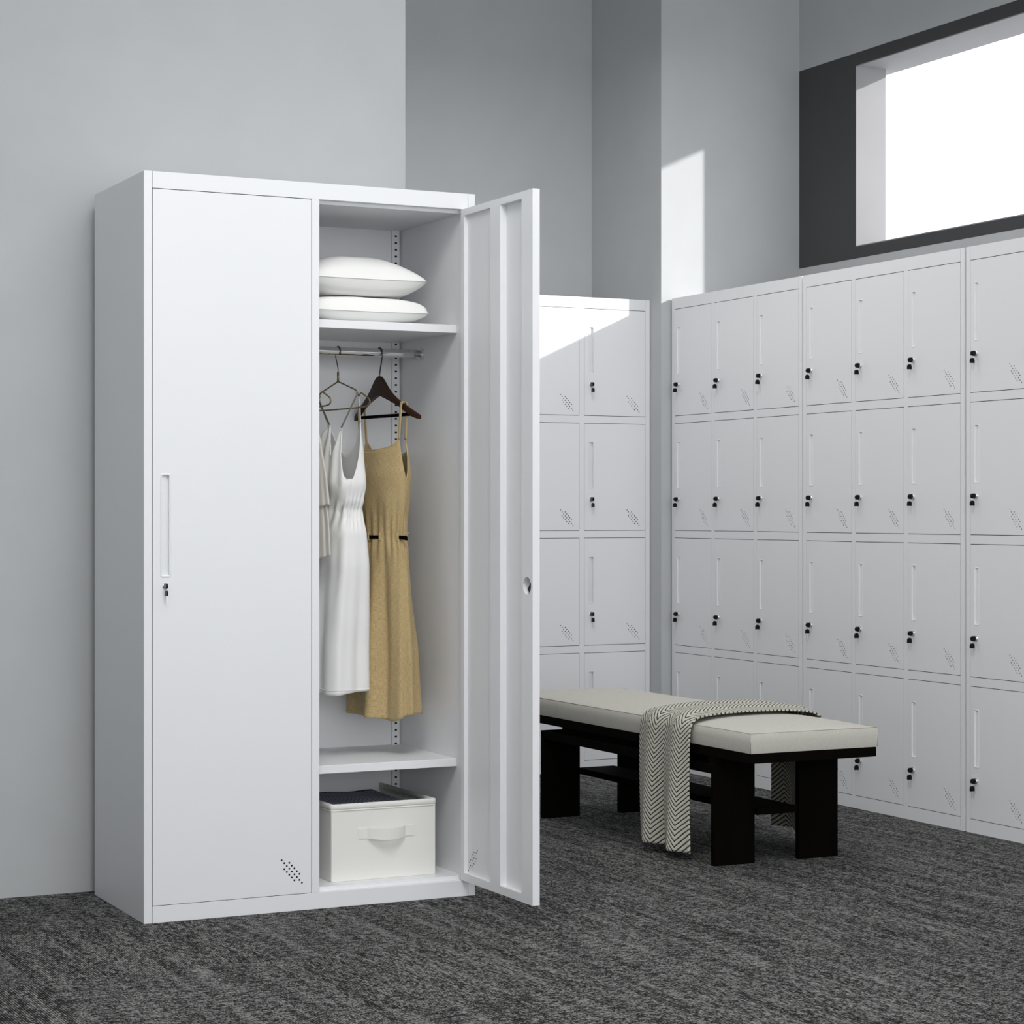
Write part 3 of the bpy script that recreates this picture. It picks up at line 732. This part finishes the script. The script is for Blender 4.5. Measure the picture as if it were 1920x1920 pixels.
mb.add(vs, fs+fr_); cu = local(mb, bn).build('cushion', 'cushion', bn, True)
m_ = cu.modifiers.new('split', 'EDGE_SPLIT'); m_.split_angle = 0.9
mb = MB(); e = 0.001
mb.tube([(bx0-e, by0-e, 0.3955), (bx1+e, by0-e, 0.3955), (bx1+e, by1+e, 0.3955), (bx0-e, by1+e, 0.3955)], 0.0011, 6, closed=True)
for x, y in ((bx0, by0), (bx1, by0), (bx0, by1), (bx1, by1)): mb.tube([(x+(0.002 if x > cx else -0.002), y+(0.002 if y > cy else -0.002), 0.341), (x+(0.003 if x > cx else -0.003), y+(0.003 if y > cy else -0.003), 0.370), (x, y, 0.395)], 0.0010, 6)
for x in (bx0-0.0034, bx1+0.0034): mb.tube([(x, 1.085, 0.342), (x, 1.085, 0.393)], 0.0009, 6)
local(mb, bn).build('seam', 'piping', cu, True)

# throw: path across the bench in XZ, gathered into soft folds along Y
path = [(1.690, 0.034), (1.688, 0.12), (1.687, 0.22), (1.688, 0.31), (1.6905, 0.360), (1.694, 0.385), (1.703, 0.401), (1.725, 0.4120), (1.79, 0.4190), (1.88, 0.4220), (1.96, 0.4215), (2.05, 0.4180), (2.108, 0.4105), (2.134, 0.400), (2.143, 0.384), (2.146, 0.34), (2.149, 0.25), (2.150, 0.14), (2.149, 0.040)]
pp = spline([(a, 0, b) for a, b in path], 8)
arc = [0]
for a, b in zip(pp, pp[1:]): arc.append(arc[-1]+(b-a).length)
ny = 72; mb = MB(); UV = []; Ltot = arc[-1]
for i, q in enumerate(pp):
    d_ = (pp[min(i+1, len(pp)-1)]-pp[max(i-1, 0)]).normalized(); nn = Vector((-d_.z, 0, d_.x)); s_ = arc[i]/Ltot
    hang = max(0, 1-s_/0.26) if s_ < 0.5 else max(0, 1-(1-s_)/0.26)
    for j in range(ny+1):
        v_ = j/ny
        wav = 0.5-0.5*math.cos(2*PI*2*v_)                     # two folds
        off = (0.005+0.012*wav)*(1-hang)+(0.002+0.036*wav**0.65)*hang
        y = 0.212+0.285*v_+0.010*math.sin(2*PI*2*v_)*(0.5+hang)-0.004*hang*(v_-0.5)
        P_ = q+nn*off; zz = P_.z
        if hang > 0.85: zz -= 0.010*(1-v_)*(hang-0.85)/0.15 if s_ < 0.5 else 0
        mb.v.append((P_.x, y, zz)); UV.append((v_*0.288+0.0, arc[i]))
for i in range(len(pp)-1):
    for j in range(ny): mb.f.append([i*(ny+1)+j, i*(ny+1)+j+1, (i+1)*(ny+1)+j+1, (i+1)*(ny+1)+j]); mb.mi.append(0)
th_ = mb.build('throw_blanket', 'herringbone', None, True)
uvl = th_.data.uv_layers.new(name='UVMap')
for lp in th_.data.loops: uvl.data[lp.index].uv = UV[lp.vertex_index]
so = th_.modifiers.new('thickness', 'SOLIDIFY'); so.thickness = 0.005; so.offset = 0
tag(th_, 'black and cream herringbone throw draped across the bench', 'blanket')

# ---------------------------------------------------------------- room
def struct(name, mb_, mats, parent=None):
    o = mb_.build(name, mats, parent); o['kind'] = 'structure'; return o
HC = 3.6
mb = MB(); mb.add([(-6, -9, 0), (3.55, -9, 0), (3.55, 2.9, 0), (-6, 2.9, 0)], [(0, 1, 2, 3)]); mb.add([(-6, -9, -0.1), (3.55, -9, -0.1), (3.55, 2.9, -0.1), (-6, 2.9, -0.1)], [(3, 2, 1, 0)])
struct('floor', mb, 'carpet')
mb = MB(); mb.box(-3.0, 0.918, 0.506, 2.737, 0, HC); struct('wall_left', mb, 'wall')
mb = MB(); mb.box(0.918, 3.38, 2.737, 2.87, 0, HC); struct('wall_back', mb, 'wall')
mb = MB(); mb.box(2.731, 3.38, 2.165, 2.737, 0, HC); struct('wall_column', mb, 'wall')
XW, XO, XH = 3.38, 3.505, 3.585; YJ, YN, ZS, ZH = 1.775, 0.20, 2.045, 2.751
mb = MB()
for ya, yb, za, zb in ((YJ, 2.87, 0, HC), (YN, YJ, 0, ZS), (YN, YJ, ZH, HC), (-9, YN, 0, HC)): mb.box(XW, XO, ya, yb, za, zb)
mb.box(XO, XH, YN-0.1, YJ+0.1, ZH, ZH+0.12)     # lintel projecting outside
struct('wall_right', mb, 'wall')
mb = MB(); tk = 0.0015   # charcoal band painted round the opening
for ya, yb, za, zb in ((YJ, 2.1645, 2.0, 2.80), (YN, YJ, 2.0, ZS), (YN, YJ, ZH, 2.80), (-6, YN, 2.0, 2.80)): mb.box(XW-tk, XW, ya, yb, za, zb)
struct('trim_1', mb, 'charcoal')
mb = MB(); q = 0.004    # plastered reveal of the opening
mb.box(XW-tk, XO, YJ-q, YJ, ZS, ZH); mb.box(XW-tk, XO, YN, YN+q, ZS, ZH); mb.box(XW-tk, XO, YN, YJ, ZH-q, ZH); mb.box(XO, XH, YN-0.1, YJ+0.1, ZH-q, ZH); mb.box(XW-tk, XO, YN, YJ, ZS, ZS+q)
wn_ = struct('window_1', mb, 'reveal')
mb = MB(); f0, f1 = XO, XO+0.014
mb.box(f0, f1, YJ-q, YJ+0.03, ZS, ZH-q); mb.box(f0, f1, YN-0.03, YN+q, ZS, ZH-q); mb.box(f0, f1, YN, YJ, ZS-0.03, ZS+q)
mb.build('window_frame', 'reveal', wn_)
mb = MB(); mb.box(-6, XO, -9, 2.87, HC, HC+0.1); struct('ceiling', mb, 'wall')
mb = MB(); mb.box(-1.12, -1.0, -2.4, 0.506, 0, HC); struct('wall_light_block', mb, 'wall')  # unseen wall added to keep light off the cabinet side

# ---------------------------------------------------------------- light and camera
w_ = bpy.data.worlds.new('World'); sc.world = w_; w_.use_nodes = True
bg = w_.node_tree.nodes['Background']; bg.inputs[0].default_value = (0.965, 0.98, 1.0, 1); bg.inputs[1].default_value = 1.75
def lamp(name, kind, energy, loc, direction, col=(1, 1, 1), **kw):
    l_ = bpy.data.lights.new(name, kind); l_.energy = energy; l_.color = col
    for k, v_ in kw.items(): setattr(l_, k, v_)
    o = bpy.data.objects.new(name, l_); C.objects.link(o); o.location = loc
    o.rotation_euler = Vector(direction).to_track_quat('-Z', 'Y').to_euler(); return o
lamp('front_fill', 'AREA', 85, (0.6, -7.5, 1.8), (0, 1, -0.03), (0.97, 0.985, 1.0), shape='RECTANGLE', size=5.0, size_y=3.0)  # added soft fill from behind the camera
lamp('sun', 'SUN', 4.4, (6, -2, 5), (-1.15, 1.0, -0.523), (1.0, 0.98, 0.96), angle=math.radians(1.3))
for nm, en, loc, sx_, sy_ in (('ceiling_light_entrance', 62, (-0.2, -2.2, 3.2), 1.2, 1.6), ('ceiling_light_middle', 13, (1.2, -1.2, 3.1), 1.6, 1.6), ('ceiling_light_lockers', 16.5, (1.75, 1.0, 2.86), 1.0, 1.4)):
    lamp(nm, 'AREA', en, loc, (0, 0, -1), (1.0, 0.992, 0.975), shape='RECTANGLE', size=sx_, size_y=sy_)

cam = bpy.data.cameras.new('camera'); co = bpy.data.objects.new('camera', cam); C.objects.link(co)
co.location = (-1.5181, -5.1093, 1.0110); co.rotation_euler = (PI/2, 0, -0.45910)
cam.sensor_width = 36; cam.lens = 4013.876*36/1920; cam.shift_y = 0.0002
sc.camera = co
vs_ = sc.view_settings; vs_.view_transform = 'Standard'; vs_.look = 'None'; vs_.gamma = 1.0; vs_.exposure = 0.0; vs_.use_curve_mapping = False
